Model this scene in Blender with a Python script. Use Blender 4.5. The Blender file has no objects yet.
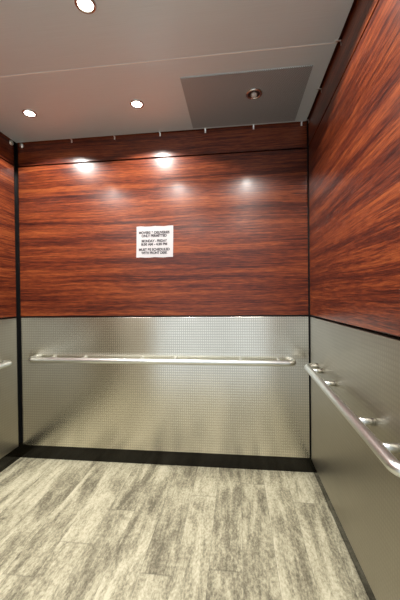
import bpy, bmesh, math, random
from mathutils import Vector, Matrix
from math import pi, sin, cos, radians

random.seed(7)
S = bpy.context.scene
C = S.collection

# ------------------------------------------------------------------ dimensions (metres)
XL, XR = -1.648, 0.494        # faces of the left / right wall panels
YB, YF = 0.0, -2.0            # face of the back wall panels / inner face of the front wall
ZC = 2.40                     # underside of the hung ceiling
ZJ, ZG, ZP = 1.086, 2.227, 0.110   # steel/wood joint, upper groove, bottom of the steel
ZTOP = 2.50
CX = -0.585                   # middle of the lamp grid

# ------------------------------------------------------------------ camera
f, yaw, pitch, roll = 311.51, 0.1165, -0.0083, -0.0118
right = Vector((cos(yaw), sin(yaw), 0))
fwd = Vector((-sin(yaw) * cos(pitch), cos(yaw) * cos(pitch), sin(pitch)))
up = right.cross(fwd)
R = right * cos(roll) + up * sin(roll)
U = -right * sin(roll) + up * cos(roll)
cd = bpy.data.cameras.new('camera')
cd.sensor_fit = 'VERTICAL'
cd.sensor_height = 36.0
cd.sensor_width = 24.0
cd.lens = f / 600 * 36.0
cd.clip_start = 0.02
cam = bpy.data.objects.new('camera', cd)
C.objects.link(cam)
cam.matrix_world = Matrix(((R.x, U.x, -fwd.x, 0.0), (R.y, U.y, -fwd.y, -2.197),
                           (R.z, U.z, -fwd.z, 1.2193), (0, 0, 0, 1)))
S.camera = cam

# ------------------------------------------------------------------ world, exposure
LOBBY = 0.85
LAMP = 14.0          # lens glow
SPOT = 42.0          # watts per downlight
w = bpy.data.worlds.new('world')
S.world = w
w.use_nodes = True
w.node_tree.nodes['Background'].inputs[0].default_value = (0.88, 0.94, 1.0, 1)
w.node_tree.nodes['Background'].inputs[1].default_value = LOBBY
S.view_settings.view_transform = 'Standard'
S.view_settings.look = 'None'
S.view_settings.gamma = 1.0
S.view_settings.use_curve_mapping = False
S.view_settings.exposure = 0.3
S.cycles.use_denoising = True
S.cycles.max_bounces = 10
S.cycles.diffuse_bounces = 5
S.cycles.glossy_bounces = 6
S.cycles.sample_clamp_indirect = 3.0
S.cycles.blur_glossy = 1.0


# ------------------------------------------------------------------ node helpers
class NT:
    def __init__(self, name):
        self.m = bpy.data.materials.new(name)
        self.m.use_nodes = True
        self.t = self.m.node_tree
        self.b = self.t.nodes['Principled BSDF']

    def n(self, typ, **kw):
        nd = self.t.nodes.new(typ)
        for k, v in kw.items():
            setattr(nd, k, v)
        return nd

    def lk(self, a, b):
        self.t.links.new(a, b)

    def inp(self, sock, v):
        if hasattr(v, 'is_output'):
            self.lk(v, sock)
        else:
            sock.default_value = v

    def math(self, op, a, b=None):
        nd = self.n('ShaderNodeMath', operation=op)
        self.inp(nd.inputs[0], a)
        if b is not None:
            self.inp(nd.inputs[1], b)
        return nd.outputs[0]

    def comb(self, x, y, z):
        nd = self.n('ShaderNodeCombineXYZ')
        for i, v in enumerate((x, y, z)):
            self.inp(nd.inputs[i], v)
        return nd.outputs[0]

    def noise(self, vec, scale, detail=3, rough=.55, dist=0.0):
        nd = self.n('ShaderNodeTexNoise')
        self.lk(vec, nd.inputs['Vector'])
        nd.inputs['Scale'].default_value = scale
        nd.inputs['Detail'].default_value = detail
        nd.inputs['Roughness'].default_value = rough
        nd.inputs['Distortion'].default_value = dist
        return nd.outputs[0]

    def ramp(self, fac, stops):
        nd = self.n('ShaderNodeValToRGB')
        el = nd.color_ramp.elements
        while len(el) < len(stops):
            el.new(0.5)
        for e, (p, c) in zip(el, stops):
            e.position = p
            e.color = (c, c, c, 1) if not isinstance(c, tuple) else c + (1,)
        self.lk(fac, nd.inputs[0])
        return nd.outputs[0]

    def mix(self, fac, a, b, mode='MIX'):
        nd = self.n('ShaderNodeMix', data_type='RGBA', blend_type=mode)
        self.inp(nd.inputs[0], fac)
        for s, v in ((nd.inputs[6], a), (nd.inputs[7], b)):
            if isinstance(v, tuple):
                v = v + (1,)
            self.inp(s, v)
        return nd.outputs[2]

    def xyz(self):
        tc = self.n('ShaderNodeTexCoord')
        sp = self.n('ShaderNodeSeparateXYZ')
        self.lk(tc.outputs['Object'], sp.inputs[0])
        return sp.outputs

    def bump(self, h, strength, dist):
        nd = self.n('ShaderNodeBump')
        nd.inputs['Strength'].default_value = strength
        nd.inputs['Distance'].default_value = dist
        self.lk(h, nd.inputs['Height'])
        self.lk(nd.outputs[0], self.b.inputs['Normal'])

    def set(self, **kw):
        for k, v in kw.items():
            s = self.b.inputs[k.replace('_', ' ')]
            if isinstance(v, tuple) and len(v) == 3 and s.type == 'RGBA':
                v = v + (1,)
            self.inp(s, v)
        return self


def wood(name, axis, seed):
    """glossy rosewood laminate, grain along the horizontal axis (0 = x, 1 = y)"""
    m = NT(name)
    o = m.xyz()
    u, v = o[axis], o[2]
    warp = m.noise(m.comb(m.math('MULTIPLY', u, .8), m.math('MULTIPLY', v, 2.2), seed), 1.4, 1)
    vv = m.math('ADD', v, m.math('MULTIPLY', m.math('SUBTRACT', warp, .5), .045))
    broad = m.noise(m.comb(m.math('MULTIPLY', u, .36), m.math('MULTIPLY', vv, 8.0), seed + 13.1), 2.0, 4, .6)
    streak = m.noise(m.comb(m.math('MULTIPLY', u, .75), m.math('MULTIPLY', vv, 56.0), seed + 9.7), 2.0, 6, .74)
    fibre = m.noise(m.comb(m.math('MULTIPLY', u, 7.0), m.math('MULTIPLY', vv, 130.0), seed + 1.2), 2.0, 3, .6)
    tone = m.math('ADD', m.math('MULTIPLY', broad, .34),
                  m.math('ADD', m.math('MULTIPLY', streak, .44), m.math('MULTIPLY', fibre, .32)))
    col = m.ramp(tone, [(.40, (.016, .0040, .0036)), (.475, (.044, .0090, .0058)), (.535, (.098, .0190, .0080)),
                        (.60, (.190, .043, .0135)), (.69, (.29, .082, .023))])
    pores = m.ramp(m.noise(m.comb(m.math('MULTIPLY', u, 9.0), m.math('MULTIPLY', vv, 210.0), seed), 1.5, 2),
                   [(.34, .55), (.46, 1.0)])
    col = m.mix(.8, col, pores, 'MULTIPLY')
    col = m.mix(1.0, col, (.90, .86, .86), 'MULTIPLY')
    m.set(Base_Color=col, Roughness=.30, Specular_IOR_Level=.30, Coat_Weight=.12, Coat_Roughness=.16)
    m.bump(fibre, .10, .002)
    return m.m


def steel_pattern(name, axis, dark, bump, lo, hi, rough):
    """textured stainless sheet: rows of small pressed dimples, finely brushed"""
    m = NT(name)
    o = m.xyz()
    u, v = o[axis], o[2]
    su = m.math('SINE', m.math('MULTIPLY', u, 2 * pi / .0150))
    sv = m.math('SINE', m.math('MULTIPLY', v, 2 * pi / .0185))
    d = m.math('MULTIPLY', m.math('ADD', m.math('MULTIPLY', su, .5), .5), m.math('ADD', m.math('MULTIPLY', sv, .5), .5))
    br = m.noise(m.comb(m.math('MULTIPLY', u, 3.0), m.math('MULTIPLY', v, 160.0), 0.0), 2.0, 3)
    cl = m.noise(m.comb(u, v, 4.0), 2.2, 3)
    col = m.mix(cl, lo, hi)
    col = m.mix(m.math('MINIMUM', m.math('MULTIPLY', d, 2.2), 1.0), m.mix(dark, col, (.16, .15, .13)), col)  # relief shade painted into the base colour: low spots darkened
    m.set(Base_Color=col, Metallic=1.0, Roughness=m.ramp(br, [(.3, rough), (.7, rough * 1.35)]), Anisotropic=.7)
    m.lk(m.comb(0.0, 0.0, 1.0), m.b.inputs['Tangent'])
    m.bump(m.math('ADD', m.math('MULTIPLY', d, .8), m.math('MULTIPLY', br, .25)), bump, .0014)
    return m.m


def brushed(name, col, rough, axis=None, streak=True, metal=1.0):
    m = NT(name)
    o = m.xyz()
    if streak:
        br = m.noise(m.comb(m.math('MULTIPLY', o[0], 3.0), m.math('MULTIPLY', o[1], 220.0),
                            m.math('MULTIPLY', o[2], 220.0)), 1.5, 3)
        lo = tuple(c * .86 for c in col)
        m.set(Base_Color=m.mix(br, lo, col), Roughness=m.ramp(br, [(.3, rough * .9), (.7, rough * 1.12)]))
    else:
        m.set(Base_Color=col, Roughness=rough)
    m.set(Metallic=metal)
    if axis is not None:
        m.set(Anisotropic=.4)
        m.lk(m.comb(*axis), m.b.inputs['Tangent'])
    return m.m


def perforated():
    """darker grey sheet with rows of tiny punched holes"""
    m = NT('perforated_grey_sheet')
    o = m.xyz()
    su = m.math('SINE', m.math('MULTIPLY', o[0], 2 * pi / .011))
    sv = m.math('SINE', m.math('MULTIPLY', o[1], 2 * pi / .011))
    hole = m.ramp(m.math('MULTIPLY', su, sv), [(.30, 1.0), (.55, .35)])
    col = m.mix(1.0, (.52, .60, .63), hole, 'MULTIPLY')
    m.set(Base_Color=col, Metallic=.7, Roughness=.5)
    return m.m


def floor_mat():
    m = NT('bleached_oak_vinyl')
    o = m.xyz()
    x, y = o[0], o[1]
    W, L = .152, 1.9
    pi_ = m.math('DIVIDE', m.math('ADD', x, 5.0), W)
    idx = m.math('FLOOR', pi_)
    fx = m.math('FRACT', pi_)
    wn = m.n('ShaderNodeTexWhiteNoise', noise_dimensions='1D')
    m.lk(idx, wn.inputs['W'])
    rnd = wn.outputs['Value']
    yy = m.math('DIVIDE', m.math('ADD', m.math('ADD', y, 9.0), m.math('MULTIPLY', rnd, 5.0)), L)
    idy = m.math('FLOOR', yy)
    fy = m.math('FRACT', yy)
    wn2 = m.n('ShaderNodeTexWhiteNoise', noise_dimensions='2D')
    m.lk(m.comb(idx, idy, 0.0), wn2.inputs['Vector'])
    r2 = wn2.outputs['Value']
    off = m.math('MULTIPLY', r2, 37.0)
    grain = m.noise(m.comb(m.math('MULTIPLY', x, 19.0), m.math('MULTIPLY', y, 2.2), off), 1.0, 6, .66, .6)
    blotch = m.noise(m.comb(m.math('MULTIPLY', x, 7.5), m.math('MULTIPLY', y, 2.6), off), 1.0, 5, .68, 1.0)
    saw = m.noise(m.comb(m.math('MULTIPLY', x, 110.0), m.math('MULTIPLY', y, 55.0), off), 1.0, 4, .7)
    tone = m.math('ADD', m.math('ADD', m.math('MULTIPLY', grain, .45), m.math('MULTIPLY', blotch, .45)),
                  m.math('ADD', m.math('MULTIPLY', m.math('SUBTRACT', r2, .5), .06),
                         m.math('MULTIPLY', m.math('SUBTRACT', saw, .5), .42)))
    col = m.ramp(tone, [(.34, (.125, .112, .077)), (.42, (.255, .236, .164)), (.485, (.395, .370, .262)),
                        (.58, (.56, .530, .395))])
    edge = m.math('MINIMUM', fx, m.math('SUBTRACT', 1.0, fx))
    edgy = m.math('MINIMUM', fy, m.math('SUBTRACT', 1.0, fy))
    g = m.math('MULTIPLY', m.ramp(edge, [(.004, .68), (.013, 1.0)]), m.ramp(edgy, [(.0006, .68), (.0016, 1.0)]))
    col = m.mix(1.0, col, g, 'MULTIPLY')
    m.set(Base_Color=col, Roughness=.5, Specular_IOR_Level=.35)
    m.bump(m.math('ADD', m.math('MULTIPLY', grain, .6), m.math('MULTIPLY', saw, .5)), .25, .002)
    return m.m


def plain(name, col, rough=.5, metal=0.0, **kw):
    return NT(name).set(Base_Color=col, Roughness=rough, Metallic=metal, **kw).m


M = dict(
    wood_back=wood('rosewood_laminate_back', 0, 0.0), wood_left=wood('rosewood_laminate_left', 1, 21.0),
    wood_right=wood('rosewood_laminate_right', 1, 5.5),
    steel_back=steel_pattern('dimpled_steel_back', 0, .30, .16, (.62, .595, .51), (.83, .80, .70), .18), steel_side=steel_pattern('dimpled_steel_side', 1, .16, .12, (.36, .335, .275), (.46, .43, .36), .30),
    ceiling=brushed('brushed_ceiling_steel', (.78, .89, .92), .40, metal=.45),
    seam=plain('pale_seam_highlight', (.80, .80, .76), .5, .2),
    perf=perforated(), rail=brushed('satin_rail_steel', (.74, .765, .75), .30, streak=False),
    black=plain('black_reveal', (.006, .006, .006), .45), base=plain('dark_polished_base', (.007, .006, .0035), .16, 0.0, Specular_IOR_Level=.3),
    floor=floor_mat(), paper=plain('white_paper', (.36, .345, .35), .7), ink=plain('black_ink', (.03, .025, .03), .7),
    clip=brushed('bright_clip_metal', (.85, .84, .82), .3, streak=False),
    trimring=brushed('chrome_ring', (.75, .74, .72), .15, streak=False),
    dullring=brushed('dark_ring', (.16, .15, .14), .3, streak=False),
    front=brushed('brushed_front_steel', (.74, .72, .66), .40, metal=.5),
    lens_off=plain('clear_lens', (.55, .53, .50), .12, 0.0),
)
ml = bpy.data.materials.new('lit_lens')
ml.use_nodes = True
ml.node_tree.nodes.remove(ml.node_tree.nodes['Principled BSDF'])
em = ml.node_tree.nodes.new('ShaderNodeEmission')
em.inputs[0].default_value = (1.0, .965, .91, 1)
em.inputs[1].default_value = LAMP
ml.node_tree.links.new(em.outputs[0], ml.node_tree.nodes['Material Output'].inputs[0])
M['lens'] = ml


# ------------------------------------------------------------------ object helpers
def obj(name, bm, mat, parent=None, smooth=False):
    me = bpy.data.meshes.new(name)
    bmesh.ops.recalc_face_normals(bm, faces=bm.faces[:])
    bm.to_mesh(me)
    bm.free()
    me.materials.append(mat)
    if smooth:
        for p in me.polygons:
            p.use_smooth = True
    o = bpy.data.objects.new(name, me)
    C.objects.link(o)
    if parent:
        o.parent = parent
    return o


def box(bm, lo, hi, bev=0.0):
    r = bmesh.ops.create_cube(bm, size=1.0)
    vs = r['verts']
    for v in vs:
        v.co = Vector([(lo[i] + hi[i]) / 2 + v.co[i] * (hi[i] - lo[i]) for i in range(3)])
    if bev:
        es = list({e for v in vs for e in v.link_edges})
        bmesh.ops.bevel(bm, geom=es, offset=bev, segments=2, affect='EDGES', profile=.5)
    return bm


def boxo(name, lo, hi, mat, parent=None, bev=0.0):
    return obj(name, box(bmesh.new(), lo, hi, bev), mat, parent)


def lathe(bm, prof, n=32, origin=(0, 0, 0), axis='Z'):
    """closed profile [(r, h), ...] spun round an axis"""
    rings = []
    for r, h in prof:
        ring = []
        for k in range(n):
            a = 2 * pi * k / n
            p = (r * cos(a), r * sin(a), h)
            if axis == 'Y':
                p = (p[0], p[2], p[1])
            elif axis == 'X':
                p = (p[2], p[0], p[1])
            ring.append(bm.verts.new(Vector(p) + Vector(origin)))
        rings.append(ring)
    for a, b in zip(rings, rings[1:]):
        for k in range(n):
            bm.faces.new((a[k], a[(k + 1) % n], b[(k + 1) % n], b[k]))
    bm.faces.new(rings[0])
    bm.faces.new(rings[-1][::-1])
    return bm


def tube(bm, pts, r, n=20):
    pts = [Vector(p) for p in pts]
    rings = []
    nrm = None
    for i, p in enumerate(pts):
        t = (pts[min(i + 1, len(pts) - 1)] - pts[max(i - 1, 0)]).normalized()
        if nrm is None:
            nrm = t.orthogonal().normalized()
        nrm = (nrm - t * nrm.dot(t)).normalized()
        b = t.cross(nrm)
        rings.append([bm.verts.new(p + (nrm * cos(2 * pi * k / n) + b * sin(2 * pi * k / n)) * r) for k in range(n)])
    for a, b in zip(rings, rings[1:]):
        for k in range(n):
            bm.faces.new((a[k], a[(k + 1) % n], b[(k + 1) % n], b[k]))
    bm.faces.new(rings[0][::-1])
    bm.faces.new(rings[-1])
    return bm


def structure(o):
    o['kind'] = 'structure'
    return o


def thing(name, label, cat, loc, group=None):
    o = bpy.data.objects.new(name, None)
    o.empty_display_size = .05
    C.objects.link(o)
    o.location = loc
    return tag(o, label, cat, group)


def tag(o, label, cat, group=None):
    o['label'] = label
    o['category'] = cat
    if group:
        o['group'] = group
    return o


def dup(root, loc, label):
    """copy of a thing with its parts and sub-parts"""
    r = root.copy()
    C.objects.link(r)
    r.location = loc
    r['label'] = label
    for ch in list(root.children):
        c = ch.copy()
        C.objects.link(c)
        c.parent = r
        for g in list(ch.children):
            d = g.copy()
            C.objects.link(d)
            d.parent = c
    return r


# ------------------------------------------------------------------ the cab
PT = .034                                  # panel thickness
structure(boxo('floor', (XL - .06, YF - .25, -.03), (XR + .06, YB + .06, 0.0), M['floor']))


def wall(name, side):
    """dark backing carrying an upper wood strip, a wood panel and a steel panel"""
    G1, G2 = .014, .007                    # corner reveals left / right
    if side == 'back':
        bk = boxo(name, (XL - .06, YB + PT, 0), (XR + .06, YB + PT + .03, ZTOP), M['black'])
        rng = lambda z0, z1: ((XL + G1, YB, z0), (XR - G2, YB + PT, z1))
        wd, st = M['wood_back'], M['steel_back']
    elif side == 'left':
        bk = boxo(name, (XL - PT - .03, YF, 0), (XL - PT, YB + PT, ZTOP), M['black'])
        rng = lambda z0, z1: ((XL - PT, YF + .002, z0), (XL, YB - .028, z1))
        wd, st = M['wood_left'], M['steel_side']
    else:
        bk = boxo(name, (XR + PT, YF, 0), (XR + PT + .03, YB + PT, ZTOP), M['black'])
        rng = lambda z0, z1: ((XR, YF + .002, z0), (XR + PT, YB - .016, z1))
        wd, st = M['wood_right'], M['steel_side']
    structure(bk)
    for nm, z0, z1, m in (('wood_strip', ZG + .005, 2.44, wd), ('wood_panel', ZJ + .006, ZG - .005, wd),
                          ('steel_panel', ZP, ZJ - .006, st)):
        lo, hi = rng(z0, z1)
        boxo(nm, lo, hi, m, bk, .0012)
    return bk


wall('wall_back', 'back')
wall('wall_left', 'left')
wall('wall_right', 'right')

# front wall with the open doorway the picture is taken from
DX0, DX1, DZ = -1.15, 0.44, 2.12
bm = bmesh.new()
box(bm, (XL - .05, YF - .10, 0), (DX0, YF, ZTOP))
box(bm, (DX1, YF - .10, 0), (XR + .05, YF, ZTOP))
box(bm, (DX0, YF - .10, DZ), (DX1, YF, ZTOP))
structure(obj('wall_front', bm, M['front']))

# recessed dark base round the cab
structure(boxo('baseboard_back', (XL - .022, YB + .020, 0), (XR + .022, YB + PT, ZP + .004), M['base']))
structure(boxo('baseboard_left', (XL - PT, YF, 0), (XL - .020, YB + .020, ZP + .004), M['base']))
structure(boxo('baseboard_right', (XR + .022, YF, 0), (XR + PT, YB + .020, ZP + .004), M['base']))

# hung ceiling: a dark car top carrying three brushed panels
ceil = structure(boxo('ceiling', (XL - .06, YF - .1, ZTOP), (XR + .06, YB + .06, ZTOP + .04), M['black']))
ylines = [YB - .012, -.668, -1.334, YF + .012]
for y1, y0 in zip(ylines, ylines[1:]):
    boxo('ceiling_panel', (XL + .012, y0 + .0025, ZC), (XR - .014, y1 - .0025, ZC + .02), M['ceiling'], ceil, .001)
for y in ylines[1:3]:
    boxo('seam_highlight', (XL + .012, y - .0036, ZC - .0008), (XR - .014, y + .0036, ZC + .018), M['seam'], ceil)  # pale strip added in the gap as a painted highlight of the panel edges

# ------------------------------------------------------------------ ceiling fittings
hatch = boxo('ceiling_hatch', (-.288, -.537, ZC - .004), (.402, -.038, ZC), M['perf'], None, .001)
tag(hatch, 'dark grey perforated rectangular panel set on the steel ceiling at the back right', 'ceiling panel')


def downlight(lit, loc, label, zoff=0.0):
    t = thing('recessed_downlight', label, 'ceiling light', loc, 'recessed ceiling downlights')
    prof = [(.030, 0.0), (.030, -.004), (.033, -.006), (.040, -.005), (.043, 0.0)]
    bm = bmesh.new()
    n = 36
    rings = [[bm.verts.new((r * cos(2 * pi * k / n), r * sin(2 * pi * k / n), h)) for k in range(n)] for r, h in prof]
    for a, b in zip(rings, rings[1:] + rings[:1]):
        for k in range(n):
            bm.faces.new((a[k], a[(k + 1) % n], b[(k + 1) % n], b[k]))
    obj('trim_ring', bm, M['trimring'], t, True)
    if lit:
        obj('lens', lathe(bmesh.new(), [(.026, 0.0), (.028, -.0005), (.0295, -.002), (.020, -.0035), (.002, -.004)], 32), M['lens'], t)
        ld = bpy.data.lights.new('beam', 'SPOT')
        ld.energy, ld.color = SPOT, (1.0, .965, .91)
        ld.spot_size, ld.spot_blend, ld.shadow_soft_size = radians(146), .155, .024
        lo = bpy.data.objects.new('beam', ld)
        C.objects.link(lo)
        lo.parent = t
        lo.location = (0, 0, -.008)
    else:
        obj('reflector', lathe(bmesh.new(), [(.031, 0.0), (.0305, -.003), (.001, -.0032)], 32), M['dullring'], t)
        obj('bulb', lathe(bmesh.new(), [(.017, -.002), (.0165, -.008), (.013, -.013), (.007, -.016), (.001, -.017)], 32), M['lens_off'], t, True)
        t.scale = (1.12, 1.12, 1.12)
    return t


lx, ly = (CX - .705, CX - .003, CX + .70), (-.350, -1.0, -1.65)
first = downlight(True, (lx[0], ly[0], ZC), 'lit round downlight near the left end of the back wall')
rest = [(lx[1], ly[0], 'lit round downlight close to the back wall, beside the dark grey perforated panel'),
        (lx[1], ly[1], 'lit round downlight on the near side of the seam, at the photo\'s top edge'),
        (lx[0], ly[1], 'lit round downlight by the left wall, on the near side of the ceiling seam'),
        (lx[2], ly[1], 'lit round downlight in front of the dark grey perforated panel, across the ceiling seam'),
        (lx[0], ly[2], 'lit round downlight by the left wall, nearest the doorway'),
        (lx[1], ly[2], 'lit round downlight over the doorway, middle of its row'),
        (lx[2], ly[2], 'lit round downlight by the right wall, nearest the doorway')]
for x, y, lab in rest:
    dup(first, (x, y, ZC), lab)
downlight(False, (.114, -.356, ZC - .004), 'unlit round downlight with a dark ring in the grey perforated panel')

# clips in the gap between ceiling and walls
bm = bmesh.new()
box(bm, (-.005, -.026, -.003), (.005, 0.0, 0.0), .0008)
box(bm, (-.005, -.003, -.022), (.005, 0.0, 0.0), .0008)
bmesh.ops.translate(bm, verts=bm.verts[:], vec=(0, 0, 0))
clip0 = obj('ceiling_clip', bm, M['clip'])
words = ['first', 'second', 'third', 'fourth', 'fifth', 'sixth']
for i, x in enumerate((-1.201, -.87, -.531, -.205, .130, .452)):
    o = clip0 if i == 0 else clip0.copy()
    if i:
        C.objects.link(o)
    o.location = (x, YB, ZC)
    tag(o, 'small bright metal clip under the ceiling edge, %s from the left along the back wall' % words[i], 'clip', 'ceiling edge clips')
for i, y in enumerate((-.03, -.345, -.68, -1.02)):
    o = clip0.copy()
    C.objects.link(o)
    o.location = (XR, y, ZC)
    o.rotation_euler = (0, 0, -pi / 2)
    tag(o, ['small bright metal clip under the ceiling edge of the right wall, in the back corner',
            'small bright metal clip on the right wall beside the grey perforated panel',
            'small bright metal clip on the right wall at the end of the ceiling seam',
            'small bright metal clip on the right wall, nearest the doorway'][i], 'clip', 'ceiling edge clips')
kp = [(.019, 0.0), (.019, .004), (.016, .009), (.008, .012), (.001, .0125)]
k1 = obj('round_stud', lathe(bmesh.new(), [(r, -h) for r, h in kp], 24, axis='Y'), M['clip'], None, True)
k1.location = (XL + .045, YB, ZC - .018)
tag(k1, 'round grey stud at the top of the back wall in the left corner', 'stud', 'round studs in the corner')
k2 = obj('round_stud', lathe(bmesh.new(), kp, 24, axis='X'), M['clip'], None, True)
k2.location = (XL, YB - .055, ZC - .018)
tag(k2, 'round grey stud at the top of the left wall in the back corner', 'stud', 'round studs in the corner')


# ------------------------------------------------------------------ handrails
RR, OFF, ZR = .0195, .066, .772


def handrail(label, p0, p1, inward, posts):
    """p0, p1: ends on the wall line; inward: unit vector from wall into the cab; posts: distances from p0"""
    p0, p1, inward = Vector(p0), Vector(p1), Vector(inward)
    d = (p1 - p0).normalized()
    t = thing('handrail', label, 'handrail', p0, 'cab handrails')
    L = (p1 - p0).length
    rb = .040
    pts = [Vector((0, 0, 0))]
    for k in range(11):
        a = pi / 2 * k / 10
        pts.append(inward * (OFF - rb + rb * sin(a)) + d * (rb - rb * cos(a)))
    for k in range(11):
        a = pi / 2 * (1 - k / 10)
        pts.append(inward * (OFF - rb + rb * sin(a)) + d * (L - rb + rb * cos(a)))
    pts.append(d * L)
    obj('rail', tube(bmesh.new(), pts, RR, 24), M['rail'], t, True)
    for s in posts:
        bm = tube(bmesh.new(), [d * s, d * s + inward * (OFF - RR * .5)], .0135, 18)
        obj('support_post', bm, M['rail'], t, True)
    return t


handrail('long satin steel handrail across the back wall', (-1.512 - .012, YB, ZR + .003), (.378, YB, ZR), (0, -1, 0),
         [.14, .39, .83, 1.08, 1.55, 1.81])
handrail('satin steel handrail along the right wall, running towards the viewer', (XR, -.196, .783), (XR, -1.315, .745), (-1, 0, 0),
         [.108, .348, .797, .985])
handrail('satin steel handrail on the left wall, only its rounded end in the picture', (XL, -.17, ZR), (XL, -1.30, ZR), (1, 0, 0),
         [.12, .31, .755, .94])

# ------------------------------------------------------------------ notice on the back wall
sw, sh = .270, .224
bm = bmesh.new()
nx, nz = 8, 8
g = [[None] * (nz + 1) for _ in range(nx + 1)]
for i in range(nx + 1):
    for j in range(nz + 1):
        u, v = i / nx - .5, j / nz - .5
        curl = .0025 * (abs(u) * 2) ** 3 * (abs(v) * 2) ** 3 + .0008
        g[i][j] = bm.verts.new((u * sw + .004 * v, -curl, v * sh + .002 * sin(i * 1.9) * (1 if j in (0, nz) else 0)))
for i in range(nx):
    for j in range(nz):
        bm.faces.new((g[i][j], g[i + 1][j], g[i + 1][j + 1], g[i][j + 1]))
sign = obj('paper_notice', bm, M['paper'])
so = sign.modifiers.new('thickness', 'SOLIDIFY')
so.thickness = .0006
sign.location = (-.5805, YB, 1.624)
sign.rotation_euler = (0, radians(0.3), 0)
tag(sign, 'white paper notice with six lines of black capitals on the back wall', 'notice')
for i, (txt, wd, z) in enumerate((('MOVERS & DELIVERIES', .226, .066), ('ONLY PERMITTED', .186, .043),
                                  ('MONDAY - FRIDAY', .188, .006), ('8:30 AM - 4:30 PM', .192, -.018),
                                  ('MUST BE SCHEDULED', .228, -.056), ('WITH FRONT DESK', .194, -.080))):
    cu = bpy.data.curves.new('lettering', 'FONT')
    cu.body = txt
    cu.align_x = 'CENTER'
    cu.align_y = 'CENTER'
    cu.size = .025
    cu.extrude = .0002
    cu.offset = .0013
    cu.materials.append(M['ink'])
    tmp = bpy.data.objects.new('lettering_curve', cu)
    C.objects.link(tmp)
    bpy.context.view_layer.update()
    me = bpy.data.meshes.new_from_object(tmp.evaluated_get(bpy.context.evaluated_depsgraph_get()))
    bpy.data.objects.remove(tmp)
    bpy.data.curves.remove(cu)
    xs = [v.co.x for v in me.vertices]
    k = wd / (max(xs) - min(xs))
    for v in me.vertices:
        v.co = Vector((v.co.x * k, -v.co.z, v.co.y))
    if not me.materials:
        me.materials.append(M['ink'])
    o = bpy.data.objects.new('lettering', me)
    C.objects.link(o)
    o.parent = sign
    o.location = (-.004, -.0022, z)
